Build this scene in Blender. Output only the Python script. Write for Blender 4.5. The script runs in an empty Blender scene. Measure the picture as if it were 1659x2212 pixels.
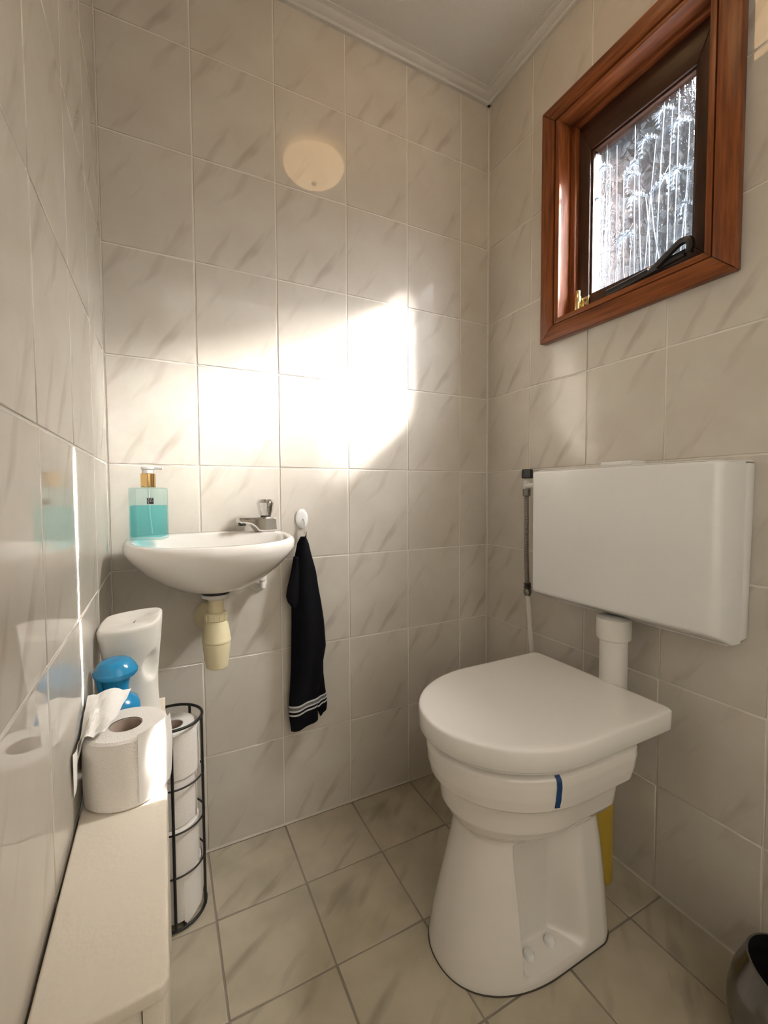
import bpy, bmesh, math, random
from mathutils import Vector, Matrix
random.seed(7)
scene = bpy.context.scene
C = scene.collection
PI = math.pi

# ------------------------------------------------------------------ camera
cam_d = bpy.data.cameras.new('camera')
cam = bpy.data.objects.new('camera', cam_d)
C.objects.link(cam)
cam_d.sensor_fit = 'HORIZONTAL'
cam_d.sensor_width = 36.0
cam_d.lens = 938.85 / 1659 * 36.0
cam_d.clip_start = 0.01
YAW, PIT, ROLL = math.radians(26.9617), math.radians(-2.5085), math.radians(-0.2676)
f0 = Vector((math.sin(YAW), math.cos(YAW), 0))
r0 = Vector((math.cos(YAW), -math.sin(YAW), 0))
zz = Vector((0, 0, 1))
fw = f0 * math.cos(PIT) + zz * math.sin(PIT)
up = zz * math.cos(PIT) - f0 * math.sin(PIT)
rt = r0 * math.cos(ROLL) + up * math.sin(ROLL)
up2 = up * math.cos(ROLL) - r0 * math.sin(ROLL)
M = Matrix((rt, up2, -fw)).transposed().to_4x4()
M.translation = Vector((-1.00365, -1.18299, 0.93038))
cam.matrix_world = M
scene.camera = cam

# ------------------------------------------------------------------ world, sun, area lights, exposure
world = bpy.data.worlds.new('world')
scene.world = world
world.use_nodes = True
bg = world.node_tree.nodes['Background']
bg.inputs[0].default_value = (0.80, 0.90, 1.0, 1)
bg.inputs[1].default_value = 0.4

def aim(o, d):
    o.rotation_euler = Vector(d).to_track_quat('-Z', 'Y').to_euler()

def light(name, kind, loc, d, energy, col, **kw):
    l = bpy.data.lights.new(name, kind)
    l.energy = energy
    l.color = col
    for k, v in kw.items():
        setattr(l, k, v)
    o = bpy.data.objects.new(name, l)
    C.objects.link(o)
    o.location = loc
    aim(o, d)
    return o

# low winter sun coming through the obscured pane onto the back wall
light('sun', 'SUN', (3, -3.6, 4.5), (-0.97, 1, -0.79), 110, (1.0, 0.97, 0.92), angle=math.radians(8))
# lamps added outside the pane for sun fanned sideways by the ribbed glass
for tx, tz, en, sp_, sy_ in ((-0.56, 1.22, 2.2, 24, 0.03), (-0.80, 1.11, 1.2, 20, 0.02), (-1.07, 1.04, 1.5, 18, 0.02)):
    t_ = Vector((tx, 0, tz)); w_ = Vector((0.05, -0.50, 1.65)); d_ = (t_ - w_).normalized()
    light('fan_lamp', 'AREA', w_ - d_ * 0.30, d_, en, (1.0, 0.97, 0.92),
          shape='RECTANGLE', size=0.10, size_y=sy_, spread=math.radians(sp_))
# open sky beyond the window, high on the sun side
light('window_sky', 'AREA', (0.55, -0.72, 2.25), (-1.0, 0.12, -0.95), 95, (1.0, 0.97, 0.93),
      shape='RECTANGLE', size=0.5, size_y=0.5, spread=math.radians(100))
# thin lamp added outside the pane, draws the bright bar on roll and ledge
light('beam_lamp', 'AREA', (0.10, -0.488, 1.640), (-1.10, -0.018, -1.09), 0.20, (1.0, 0.96, 0.88),
      shape='RECTANGLE', size=0.002, size_y=0.10, spread=math.radians(1))
# second added thin lamp, draws the bright strip on the left wall
light('beam_lamp', 'AREA', (0.10, -0.452, 1.74), (-1.215, 0.026, -0.93), 0.9, (1.0, 0.97, 0.91),
      shape='RECTANGLE', size=0.002, size_y=0.28, spread=math.radians(1))
# unseen lamp added as fill in the hall: it washes the hall walls, which light the room through the open door
light('hall_fill', 'AREA', (-0.16, -1.62, 1.55), (-0.45, -1, 0.15), 13, (1.0, 0.97, 0.93),
      shape='RECTANGLE', size=0.25, size_y=0.9)

vs = scene.view_settings
vs.view_transform = 'Standard'
vs.look = 'None'
vs.exposure = 1.2
vs.gamma = 1.0
vs.use_curve_mapping = False

# ------------------------------------------------------------------ helpers
def tag(o, label=None, cat=None, group=None, kind=None):
    if label: o['label'] = label
    if cat: o['category'] = cat
    if group: o['group'] = group
    if kind: o['kind'] = kind
    return o

def link_mesh(name, me, mat=None, parent=None, smooth=True, ang=40):
    if mat and not me.materials:
        me.materials.append(mat)
    o = bpy.data.objects.new(name, me)
    C.objects.link(o)
    if parent: o.parent = parent
    return o

def finish(name, bm, mat, parent=None, smooth=True, ang=35):
    bmesh.ops.remove_doubles(bm, verts=bm.verts, dist=1e-6)
    bmesh.ops.recalc_face_normals(bm, faces=bm.faces)
    if smooth:
        a = math.radians(ang)
        for f in bm.faces: f.smooth = True
        for e in bm.edges:
            if len(e.link_faces) == 2 and e.calc_face_angle(0) > a:
                e.smooth = False
    me = bpy.data.meshes.new(name)
    bm.to_mesh(me)
    bm.free()
    return link_mesh(name, me, mat, parent)

def empty(name, loc=(0, 0, 0), rz=0):
    o = bpy.data.objects.new(name, None)
    o.empty_display_size = 0.05
    C.objects.link(o)
    o.location = loc
    o.rotation_euler = (0, 0, rz)
    return o

def add_box(bm, x0, x1, y0, y1, z0, z1, bev=0.0, segs=2):
    vs_ = [bm.verts.new(p) for p in ((x0, y0, z0), (x1, y0, z0), (x1, y1, z0), (x0, y1, z0),
                                     (x0, y0, z1), (x1, y0, z1), (x1, y1, z1), (x0, y1, z1))]
    fs = [bm.faces.new([vs_[i] for i in q]) for q in ((3, 2, 1, 0), (4, 5, 6, 7), (0, 1, 5, 4), (1, 2, 6, 5), (2, 3, 7, 6), (3, 0, 4, 7))]
    if bev > 0:
        es = {e for f in fs for e in f.edges}
        bmesh.ops.bevel(bm, geom=list(es), offset=bev, segments=segs, profile=0.5, affect='EDGES')
    return vs_

def box(name, x0, x1, y0, y1, z0, z1, mat, parent=None, bev=0.0, segs=2):
    bm = bmesh.new()
    add_box(bm, x0, x1, y0, y1, z0, z1, bev, segs)
    return finish(name, bm, mat, parent)

def add_loft(bm, rings, cap0=True, cap1=True, closed=True):
    R = [[bm.verts.new(p) for p in ring] for ring in rings]
    n = len(R[0])
    for a, b in zip(R, R[1:]):
        for i in range(n if closed else n - 1):
            j = (i + 1) % n
            bm.faces.new((a[i], a[j], b[j], b[i]))
    if cap0: bm.faces.new(list(reversed(R[0])))
    if cap1: bm.faces.new(R[-1])
    return R

def loft(name, rings, mat, parent=None, cap0=True, cap1=True, ang=35):
    bm = bmesh.new()
    add_loft(bm, rings, cap0, cap1)
    return finish(name, bm, mat, parent, ang=ang)

def add_lathe(bm, prof, c=(0, 0, 0), n=32, axis='Z', cap0=True, cap1=True):
    rings = []
    for r, h in prof:
        ring = []
        for i in range(n):
            t = 2 * PI * i / n
            a, b = r * math.cos(t), r * math.sin(t)
            p = {'Z': (a, b, h), 'Y': (a, h, b), 'X': (h, a, b)}[axis]
            ring.append((c[0] + p[0], c[1] + p[1], c[2] + p[2]))
        rings.append(ring)
    add_loft(bm, rings, cap0, cap1)

def lathe(name, prof, c, mat, parent=None, n=32, axis='Z', cap0=True, cap1=True, ang=35):
    bm = bmesh.new()
    add_lathe(bm, prof, c, n, axis, cap0, cap1)
    return finish(name, bm, mat, parent, ang=ang)

def add_tube(bm, pts, r, n=10, closed=False):
    pts = [Vector(p) for p in pts]
    m = len(pts)
    rad = r if callable(r) else (lambda k: r)
    rings = []
    prev = None
    for i, p in enumerate(pts):
        if closed:
            d = pts[(i + 1) % m] - pts[i - 1]
        else:
            d = pts[min(i + 1, m - 1)] - pts[max(i - 1, 0)]
        d.normalize()
        if prev is None:
            a = d.orthogonal().normalized()
        else:
            a = (prev - d * prev.dot(d)).normalized()
        prev = a
        b = d.cross(a)
        rr = rad(i / max(1, m - 1))
        rings.append([p + (a * math.cos(2 * PI * k / n) + b * math.sin(2 * PI * k / n)) * rr for k in range(n)])
    if closed:
        rings.append(rings[0])
        add_loft(bm, rings, False, False)
    else:
        add_loft(bm, rings)

def tube(name, pts, r, mat, parent=None, n=10, closed=False):
    bm = bmesh.new()
    add_tube(bm, pts, r, n, closed)
    return finish(name, bm, mat, parent, ang=60)

def circ(c, r, n=48, z=None):
    return [(c[0] + r * math.cos(2 * PI * i / n), c[1] + r * math.sin(2 * PI * i / n), c[2] if z is None else z) for i in range(n)]

def resample(poly, n):
    P = [Vector(p) for p in poly]
    L = [0.0]
    for i in range(len(P)):
        L.append(L[-1] + (P[(i + 1) % len(P)] - P[i]).length)
    out = []
    k = 0
    for i in range(n):
        s = L[-1] * i / n
        while L[k + 1] < s: k += 1
        t = (s - L[k]) / max(1e-9, L[k + 1] - L[k])
        out.append(P[k].lerp(P[(k + 1) % len(P)], t))
    return out

def smooth_poly(pts, sub=8):
    """Catmull-Rom through open points"""
    P = [Vector(p) for p in pts]
    P = [P[0] * 2 - P[1]] + P + [P[-1] * 2 - P[-2]]
    out = []
    for i in range(1, len(P) - 2):
        for k in range(sub):
            t = k / sub
            a, b, c, d = P[i - 1], P[i], P[i + 1], P[i + 2]
            out.append(0.5 * ((2 * b) + (c - a) * t + (2 * a - 5 * b + 4 * c - d) * t * t + (3 * b - a - 3 * c + d) * t ** 3))
    out.append(P[-2])
    return out

def prism(name, poly, z0, z1, mat, parent=None, bev=0.0, segs=2):
    """extrude a closed 2D outline (x,y) from z0 to z1"""
    bm = bmesh.new()
    f = bm.faces.new([bm.verts.new((p[0], p[1], z0)) for p in poly])
    r = bmesh.ops.extrude_face_region(bm, geom=[f])
    vs_ = [g for g in r['geom'] if isinstance(g, bmesh.types.BMVert)]
    bmesh.ops.translate(bm, verts=vs_, vec=(0, 0, z1 - z0))
    if bev:
        es = [e for e in bm.edges if len(e.link_faces) == 2 and e.calc_face_angle(0) > 0.7]
        bmesh.ops.bevel(bm, geom=es, offset=bev, segments=segs, profile=0.5, affect='EDGES')
    return finish(name, bm, mat, parent)

# ------------------------------------------------------------------ materials
MATS = {}
def new_mat(name):
    m = bpy.data.materials.new(name)
    m.use_nodes = True
    nt = m.node_tree
    p = nt.nodes['Principled BSDF']
    MATS[name] = m
    return m, nt, p

def simple(name, col, rough=0.5, metal=0.0, bump=0.0, bscale=40, var=0.0, vscale=8, **kw):
    m, nt, p = new_mat(name)
    p.inputs['Base Color'].default_value = (*col, 1)
    p.inputs['Roughness'].default_value = rough
    p.inputs['Metallic'].default_value = metal
    for k, v in kw.items():
        p.inputs[k.replace('_', ' ')].default_value = v
    N = nt.nodes
    tc = N.new('ShaderNodeTexCoord')
    if var:
        n = N.new('ShaderNodeTexNoise'); n.inputs['Scale'].default_value = vscale; n.inputs['Detail'].default_value = 5
        nt.links.new(tc.outputs['Object'], n.inputs['Vector'])
        mx = N.new('ShaderNodeMix'); mx.data_type = 'RGBA'
        mx.inputs[6].default_value = (*[c * (1 - var) for c in col], 1)
        mx.inputs[7].default_value = (*[min(1, c * (1 + var)) for c in col], 1)
        nt.links.new(n.outputs['Fac'], mx.inputs[0])
        nt.links.new(mx.outputs[2], p.inputs['Base Color'])
    if bump:
        n = N.new('ShaderNodeTexNoise'); n.inputs['Scale'].default_value = bscale; n.inputs['Detail'].default_value = 4
        nt.links.new(tc.outputs['Object'], n.inputs['Vector'])
        b = N.new('ShaderNodeBump'); b.inputs['Strength'].default_value = bump; b.inputs['Distance'].default_value = 0.01
        nt.links.new(n.outputs['Fac'], b.inputs['Height'])
        nt.links.new(b.outputs['Normal'], p.inputs['Normal'])
    return m

def tile_mat(name, base, cloud, vein, rough, streak_amt, cloud_amt, rot, offset_groups, bump):
    m, nt, p = new_mat(name)
    N, L = nt.nodes, nt.links
    tc = N.new('ShaderNodeTexCoord'); oi = N.new('ShaderNodeObjectInfo')
    mul = N.new('ShaderNodeMath'); mul.operation = 'MULTIPLY'; mul.inputs[1].default_value = offset_groups
    flo = N.new('ShaderNodeMath'); flo.operation = 'FLOOR'
    m5 = N.new('ShaderNodeMath'); m5.operation = 'MULTIPLY'; m5.inputs[1].default_value = 3.37
    L.new(oi.outputs['Random'], mul.inputs[0]); L.new(mul.outputs[0], flo.inputs[0]); L.new(flo.outputs[0], m5.inputs[0])
    add = N.new('ShaderNodeVectorMath'); add.operation = 'ADD'
    L.new(tc.outputs['Object'], add.inputs[0]); L.new(m5.outputs[0], add.inputs[1])
    # broad clouds
    n1 = N.new('ShaderNodeTexNoise'); n1.inputs['Scale'].default_value = 9; n1.inputs['Detail'].default_value = 3
    L.new(add.outputs[0], n1.inputs['Vector'])
    r1 = N.new('ShaderNodeValToRGB'); r1.color_ramp.elements[0].position = 0.38; r1.color_ramp.elements[1].position = 0.68
    L.new(n1.outputs['Fac'], r1.inputs[0])
    # slanted streaks
    mp0 = N.new('ShaderNodeMapping'); mp0.inputs['Rotation'].default_value = (0, 0, rot)
    L.new(add.outputs[0], mp0.inputs['Vector'])
    mp = N.new('ShaderNodeMapping'); mp.inputs['Scale'].default_value = (22, 4.6, 1)
    L.new(mp0.outputs[0], mp.inputs['Vector'])
    n2 = N.new('ShaderNodeTexNoise'); n2.inputs['Scale'].default_value = 1.0; n2.inputs['Detail'].default_value = 2.5; n2.inputs['Distortion'].default_value = 0.15
    L.new(mp.outputs[0], n2.inputs['Vector'])
    r2 = N.new('ShaderNodeValToRGB'); r2.color_ramp.elements[0].position = 0.58; r2.color_ramp.elements[1].position = 0.76
    L.new(n2.outputs['Fac'], r2.inputs[0])
    a1 = N.new('ShaderNodeMath'); a1.operation = 'MULTIPLY'; a1.inputs[1].default_value = cloud_amt; L.new(r1.outputs[0], a1.inputs[0])
    a2 = N.new('ShaderNodeMath'); a2.operation = 'MULTIPLY'; a2.inputs[1].default_value = streak_amt; L.new(r2.outputs[0], a2.inputs[0])
    x1 = N.new('ShaderNodeMix'); x1.data_type = 'RGBA'; x1.inputs[6].default_value = (*base, 1); x1.inputs[7].default_value = (*cloud, 1)
    L.new(a1.outputs[0], x1.inputs[0])
    x2 = N.new('ShaderNodeMix'); x2.data_type = 'RGBA'; x2.inputs[7].default_value = (*vein, 1)
    L.new(a2.outputs[0], x2.inputs[0]); L.new(x1.outputs[2], x2.inputs[6])
    L.new(x2.outputs[2], p.inputs['Base Color'])
    p.inputs['Roughness'].default_value = rough
    # the glaze is gently wavy
    n3 = N.new('ShaderNodeTexNoise'); n3.inputs['Scale'].default_value = 11; n3.inputs['Detail'].default_value = 1
    L.new(add.outputs[0], n3.inputs['Vector'])
    b = N.new('ShaderNodeBump'); b.inputs['Strength'].default_value = bump; b.inputs['Distance'].default_value = 0.004
    L.new(n3.outputs['Fac'], b.inputs['Height']); L.new(b.outputs['Normal'], p.inputs['Normal'])
    return m

M_TILE = tile_mat('wall_tile_glaze', (0.63, 0.592, 0.53), (0.56, 0.508, 0.445), (0.36, 0.305, 0.255), 0.01, 0.6, 0.6, 0.55, 3, 0.01)
M_FTILE = tile_mat('floor_tile_glaze', (0.50, 0.44, 0.34), (0.39, 0.345, 0.26), (0.24, 0.21, 0.16), 0.22, 0.6, 0.85, 0.9, 9, 0.1)
M_GROUT = simple('wall_grout', (0.76, 0.72, 0.655), 0.85, var=0.08)
M_FGROUT = simple('floor_grout', (0.26, 0.23, 0.19), 0.9, var=0.2)
M_CEIL = simple('ceiling_paint', (0.66, 0.64, 0.60), 0.85, bump=0.25, bscale=260)
M_PAINT = simple('hall_paint', (0.72, 0.69, 0.63), 0.8)
M_CERAMIC = simple('white_ceramic', (0.76, 0.725, 0.68), 0.07, Coat_Weight=0.5, Coat_Roughness=0.03)
M_PLASTIC = simple('white_plastic', (0.80, 0.80, 0.795), 0.15)
M_LID = simple('lid_plastic', (0.81, 0.79, 0.76), 0.14)
M_PVC = simple('white_pvc', (0.74, 0.72, 0.68), 0.35)
M_CREAMPVC = simple('yellowed_pvc', (0.72, 0.64, 0.42), 0.35)
M_CHROME = simple('chrome', (0.78, 0.78, 0.78), 0.08, 1.0)
M_STEEL = simple('dark_steel', (0.22, 0.21, 0.20), 0.22, 1.0, var=0.25, vscale=30)
M_BRASS = simple('brass', (0.78, 0.62, 0.32), 0.2, 1.0)
M_GOLD = simple('gold', (0.80, 0.55, 0.25), 0.15, 1.0)
M_BLACK = simple('black_plastic', (0.012, 0.012, 0.013), 0.35)
M_WIRE = simple('black_wire', (0.010, 0.010, 0.011), 0.4)
M_PAPER = simple('toilet_paper', (0.80, 0.76, 0.71), 0.95, bump=0.25, bscale=500)
M_SHEET = simple('thin_paper_sheet', (0.80, 0.775, 0.73), 0.95)
M_CARD = simple('cardboard', (0.42, 0.33, 0.27), 0.9)
M_BLUE = simple('blue_plastic', (0.012, 0.22, 0.44), 0.2, var=0.05)
M_DISP = simple('dispenser_plastic', (0.72, 0.69, 0.63), 0.4)
M_DARK = simple('dark_ink', (0.02, 0.02, 0.02), 0.5)
M_WHITEINK = simple('white_ink', (0.85, 0.85, 0.85), 0.6)
M_TAPE = simple('blue_tape', (0.004, 0.045, 0.16), 0.5)
M_YELLOW = simple('yellow_plastic', (0.48, 0.33, 0.045), 0.35)
M_LEDGE = simple('cream_paint', (0.76, 0.69, 0.585), 0.35, bump=0.08, bscale=160, var=0.012, vscale=60)
M_RUBBER = simple('black_rubber', (0.015, 0.015, 0.015), 0.6)

def wood_mat(name, c0, c1, rough):
    m, nt, p = new_mat(name)
    N, L = nt.nodes, nt.links
    tc = N.new('ShaderNodeTexCoord')
    mp = N.new('ShaderNodeMapping'); mp.inputs['Scale'].default_value = (120, 120, 9)
    L.new(tc.outputs['Object'], mp.inputs[0])
    n = N.new('ShaderNodeTexNoise'); n.inputs['Scale'].default_value = 1; n.inputs['Detail'].default_value = 6
    L.new(mp.outputs[0], n.inputs['Vector'])
    r = N.new('ShaderNodeValToRGB')
    r.color_ramp.elements[0].position = 0.3; r.color_ramp.elements[0].color = (*c0, 1)
    r.color_ramp.elements[1].position = 0.72; r.color_ramp.elements[1].color = (*c1, 1)
    L.new(n.outputs['Fac'], r.inputs[0]); L.new(r.outputs[0], p.inputs['Base Color'])
    p.inputs['Roughness'].default_value = rough; p.inputs['Specular IOR Level'].default_value = 0.35
    b = N.new('ShaderNodeBump'); b.inputs['Strength'].default_value = 0.15; b.inputs['Distance'].default_value = 0.002
    L.new(n.outputs['Fac'], b.inputs['Height']); L.new(b.outputs['Normal'], p.inputs['Normal'])
    return m
M_WOOD = wood_mat('varnished_hardwood', (0.11, 0.028, 0.008), (0.28, 0.085, 0.024), 0.36)

# pressed glass: straight light partly passes, the rest is bent by ribs
def pressed_glass():
    m, nt, p = new_mat('pressed_glass')
    N, L = nt.nodes, nt.links
    N.remove(p)
    out = N['Material Output']
    tc = N.new('ShaderNodeTexCoord')
    mp = N.new('ShaderNodeMapping'); mp.inputs['Scale'].default_value = (1, 95, 7)
    L.new(tc.outputs['Object'], mp.inputs[0])
    n = N.new('ShaderNodeTexNoise'); n.inputs['Scale'].default_value = 1; n.inputs['Detail'].default_value = 2
    L.new(mp.outputs[0], n.inputs['Vector'])
    n2 = N.new('ShaderNodeTexNoise'); n2.inputs['Scale'].default_value = 260; n2.inputs['Detail'].default_value = 2
    L.new(tc.outputs['Object'], n2.inputs['Vector'])
    ad = N.new('ShaderNodeMath'); ad.operation = 'MULTIPLY_ADD'; ad.inputs[1].default_value = 0.5
    L.new(n2.outputs['Fac'], ad.inputs[0]); L.new(n.outputs['Fac'], ad.inputs[2])
    b = N.new('ShaderNodeBump'); b.inputs['Strength'].default_value = 0.5; b.inputs['Distance'].default_value = 0.006
    L.new(ad.outputs[0], b.inputs['Height'])
    g = N.new('ShaderNodeBsdfGlass'); g.inputs['Roughness'].default_value = 0.08; g.inputs['IOR'].default_value = 1.5
    g.inputs['Color'].default_value = (0.40, 0.41, 0.44, 1)
    L.new(b.outputs['Normal'], g.inputs['Normal'])
    t = N.new('ShaderNodeBsdfTransparent')
    mr = N.new('ShaderNodeMapRange'); mr.inputs[1].default_value = 0.35; mr.inputs[2].default_value = 0.65
    mr.inputs[3].default_value = 0.16; mr.inputs[4].default_value = 0.56
    mp2 = N.new('ShaderNodeMapping'); mp2.inputs['Scale'].default_value = (1, 16, 34)
    L.new(tc.outputs['Object'], mp2.inputs[0])
    n4 = N.new('ShaderNodeTexNoise'); n4.inputs['Scale'].default_value = 1; n4.inputs['Detail'].default_value = 1.5
    L.new(mp2.outputs[0], n4.inputs['Vector'])
    av = N.new('ShaderNodeMath'); av.operation = 'MULTIPLY_ADD'; av.inputs[1].default_value = 0.8
    hf = N.new('ShaderNodeMath'); hf.operation = 'MULTIPLY'; hf.inputs[1].default_value = 0.25
    L.new(n.outputs['Fac'], hf.inputs[0]); L.new(n4.outputs['Fac'], av.inputs[0]); L.new(hf.outputs[0], av.inputs[2])
    L.new(av.outputs[0], mr.inputs[0])
    mx = N.new('ShaderNodeMixShader')
    L.new(mr.outputs[0], mx.inputs[0]); L.new(g.outputs[0], mx.inputs[1]); L.new(t.outputs[0], mx.inputs[2])
    L.new(mx.outputs[0], out.inputs['Surface'])
    return m
M_GLASS = pressed_glass()

def clear_mix(name, col, tr, rough=0.03, ior=1.45):
    """tinted clear plastic or liquid that light passes through"""
    m, nt, p = new_mat(name)
    N, L = nt.nodes, nt.links
    N.remove(p)
    t = N.new('ShaderNodeBsdfTransparent'); t.inputs[0].default_value = (*col, 1)
    g = N.new('ShaderNodeBsdfGlass'); g.inputs['Color'].default_value = (*col, 1)
    g.inputs['Roughness'].default_value = rough; g.inputs['IOR'].default_value = ior
    mx = N.new('ShaderNodeMixShader'); mx.inputs[0].default_value = tr
    L.new(g.outputs[0], mx.inputs[1]); L.new(t.outputs[0], mx.inputs[2])
    L.new(mx.outputs[0], N['Material Output'].inputs['Surface'])
    return m
M_BOTTLE = clear_mix('tinted_bottle', (0.86, 0.97, 0.975), 0.8)
M_LIQUID = clear_mix('teal_liquid', (0.60, 0.93, 0.965), 0.8, ior=1.2)
M_CLEAR = simple('frosted_pump_plastic', (0.82, 0.82, 0.81), 0.25, Alpha=0.75)
M_RELIEF = simple('pressed_relief', (0.58, 0.68, 0.78), 0.15, Transmission_Weight=0.55)

# ------------------------------------------------------------------ structure: floor, walls, tiles
XL, ZC, YF = -1.115, 2.23, -1.36          # left wall, ceiling, door wall
TW, TH, GAP, TT = 0.2013, 0.25, 0.0036, 0.006
_tile_cache = {}

def tile_mesh(w, h, cut, mat, key):
    """bevelled tile w x h centred on the origin, front at z=0; cut = rectangle removed (local)"""
    k = (round(w, 4), round(h, 4), None if cut is None else tuple(round(c, 4) for c in cut), key)
    if k in _tile_cache: return _tile_cache[k]
    bm = bmesh.new()
    xs = {-w / 2, w / 2}; ys = {-h / 2, h / 2}
    if cut:
        xs |= {c for c in cut[:2] if -w / 2 < c < w / 2}
        ys |= {c for c in cut[2:] if -h / 2 < c < h / 2}
    xs, ys = sorted(xs), sorted(ys)
    V = {}
    def vert(x, y):
        if (x, y) not in V: V[(x, y)] = bm.verts.new((x, y, -TT))
        return V[(x, y)]
    fs = []
    for a, b in zip(xs, xs[1:]):
        for c, d in zip(ys, ys[1:]):
            if cut and cut[0] - 1e-6 < a and b < cut[1] + 1e-6 and cut[2] - 1e-6 < c and d < cut[3] + 1e-6:
                continue
            fs.append(bm.faces.new((vert(a, c), vert(b, c), vert(b, d), vert(a, d))))
    r = bmesh.ops.extrude_face_region(bm, geom=fs)
    top = [g for g in r['geom'] if isinstance(g, bmesh.types.BMVert)]
    bmesh.ops.translate(bm, verts=top, vec=(0, 0, TT))
    bmesh.ops.recalc_face_normals(bm, faces=bm.faces)
    es = [e for e in bm.edges if len(e.link_faces) == 2 and e.calc_face_angle(0) > 0.7
          and all(v.co.z > -1e-6 for v in e.verts)]
    bmesh.ops.bevel(bm, geom=es, offset=0.0013, segments=2, profile=0.5, affect='EDGES')
    bm.normal_update()
    for f in bm.faces: f.smooth = abs(f.normal.z) < 0.999
    me = bpy.data.meshes.new('tile')
    bm.to_mesh(me); bm.free()
    me.materials.append(mat)
    _tile_cache[k] = me
    return me

def tile_surface(parent, O, U, V, ulines, vlines, mat, hole=None, jit=0.0022):
    O, U, V = Vector(O), Vector(U), Vector(V)
    Nn = U.cross(V)
    R = Matrix((U, V, Nn)).transposed()
    for u0, u1 in zip(ulines, ulines[1:]):
        for v0, v1 in zip(vlines, vlines[1:]):
            a, b, c, d = u0 + GAP / 2, u1 - GAP / 2, v0 + GAP / 2, v1 - GAP / 2
            cu, cv = (a + b) / 2, (c + d) / 2
            cut = None
            if hole and hole[0] < b and hole[1] > a and hole[2] < d and hole[3] > c:
                if hole[0] <= a and hole[1] >= b and hole[2] <= c and hole[3] >= d: continue
                cut = (max(hole[0], a) - cu, min(hole[1], b) - cu, max(hole[2], c) - cv, min(hole[3], d) - cv)
            me = tile_mesh(b - a, d - c, cut, mat, mat.name)
            o = bpy.data.objects.new('tile', me)
            C.objects.link(o)
            o.parent = parent
            rj = Matrix.Rotation(random.uniform(-jit, jit), 3, 'X') @ Matrix.Rotation(random.uniform(-jit, jit), 3, 'Y')
            mm = (R @ rj).to_4x4()
            mm.translation = O + U * cu + V * cv
            o.matrix_local = mm

REC = 0.0016   # joint depth
rows = [0.25 * k for k in range(9)] + [ZC]
# back wall
wall_back = box('wall_back', XL - 0.15, 0.12, REC, 0.12, -0.1, ZC + 0.1, M_GROUT)
tag(wall_back, 'back wall of pale marbled tiles behind the washbasin and towel', 'wall', kind='structure')
A = 0.1154
tile_surface(wall_back, (0, 0, 0), (1, 0, 0), (0, 0, 1), [XL] + [-(A + TW * k) for k in (4, 3, 2, 1, 0)] + [-0.002], rows, M_TILE)
# left wall
wall_left = box('wall_left', XL - 0.12, XL - REC, YF - 1.6, REC, -0.1, ZC + 0.1, M_GROUT)
tag(wall_left, 'glossy marbled tile wall on the left above the painted ledge', 'wall', kind='structure')
tile_surface(wall_left, (XL, 0, 0), (0, 1, 0), (0, 0, 1), [YF] + [-0.0227 - TW * k for k in range(6, -1, -1)] + [-0.002], rows, M_TILE)
# right wall with the window opening
WY0, WY1, WZ0, WZ1 = -0.690, -0.296, 1.397, 1.947
bm = bmesh.new()
for (y0, y1, z0, z1) in ((YF - 1.6, WY0, -0.1, ZC + 0.1), (WY1, REC, -0.1, ZC + 0.1), (WY0, WY1, -0.1, WZ0), (WY0, WY1, WZ1, ZC + 0.1)):
    add_box(bm, REC, 0.12, y0, y1, z0, z1)
wall_right = finish('wall_right', bm, M_GROUT, smooth=False)
tag(wall_right, 'marbled tile wall on the right with the window above the cistern', 'wall', kind='structure')
# local u runs along -y
tile_surface(wall_right, (0, 0, 0), (0, -1, 0), (0, 0, 1), [0.002] + [0.1926 + TW * k for k in range(6)] + [-YF], rows, M_TILE, hole=(-WY1, -WY0, WZ0, WZ1))
# floor
floor = box('floor', XL - 0.12, 0.12, YF - 1.6, 0.12, -0.1, -REC, M_FGROUT)
tag(floor, 'floor of square grey-green marbled tiles with dark joints', 'floor', kind='structure')
fx = [XL] + [-0.921 + 0.2015 * k for k in range(5)] + [-0.002]
fy = [YF] + [-0.004 - 0.203 * k for k in range(6, -1, -1)]
tile_surface(floor, (0, 0, 0), (1, 0, 0), (0, 1, 0), fx, fy, M_FTILE, jit=0.002)
# ceiling
ceiling = box('ceiling', XL - 0.12, 0.12, YF - 1.6, 0.12, ZC, ZC + 0.1, M_CEIL)
tag(ceiling, 'off-white plastered ceiling', 'ceiling', kind='structure')

def cove(name, p0, p1, inward, label):
    """small stepped cornice along p0-p1; inward = unit vector into the room"""
    p0, p1, n = Vector(p0), Vector(p1), Vector(inward)
    prof = [(0, 0), (0, -0.016), (0.010, -0.016), (0.014, -0.011), (0.028, -0.009), (0.034, -0.004), (0.046, -0.003), (0.046, 0)]
    ring = lambda p: [p + n * a + Vector((0, 0, b)) for a, b in prof]
    o = loft(name, [ring(p0), ring(p1)], M_CEIL)
    return tag(o, label, 'trim', kind='structure')
cove('trim_1', (XL, 0, ZC), (0, 0, ZC), (0, -1, 0), 'thin plaster cornice where back wall meets ceiling')
cove('trim_2', (0, 0, ZC), (0, YF, ZC), (-1, 0, 0), 'thin plaster cornice above the window wall')
cove('trim_3', (XL, YF, ZC), (XL, 0, ZC), (1, 0, 0), 'thin plaster cornice above the left wall')
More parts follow.
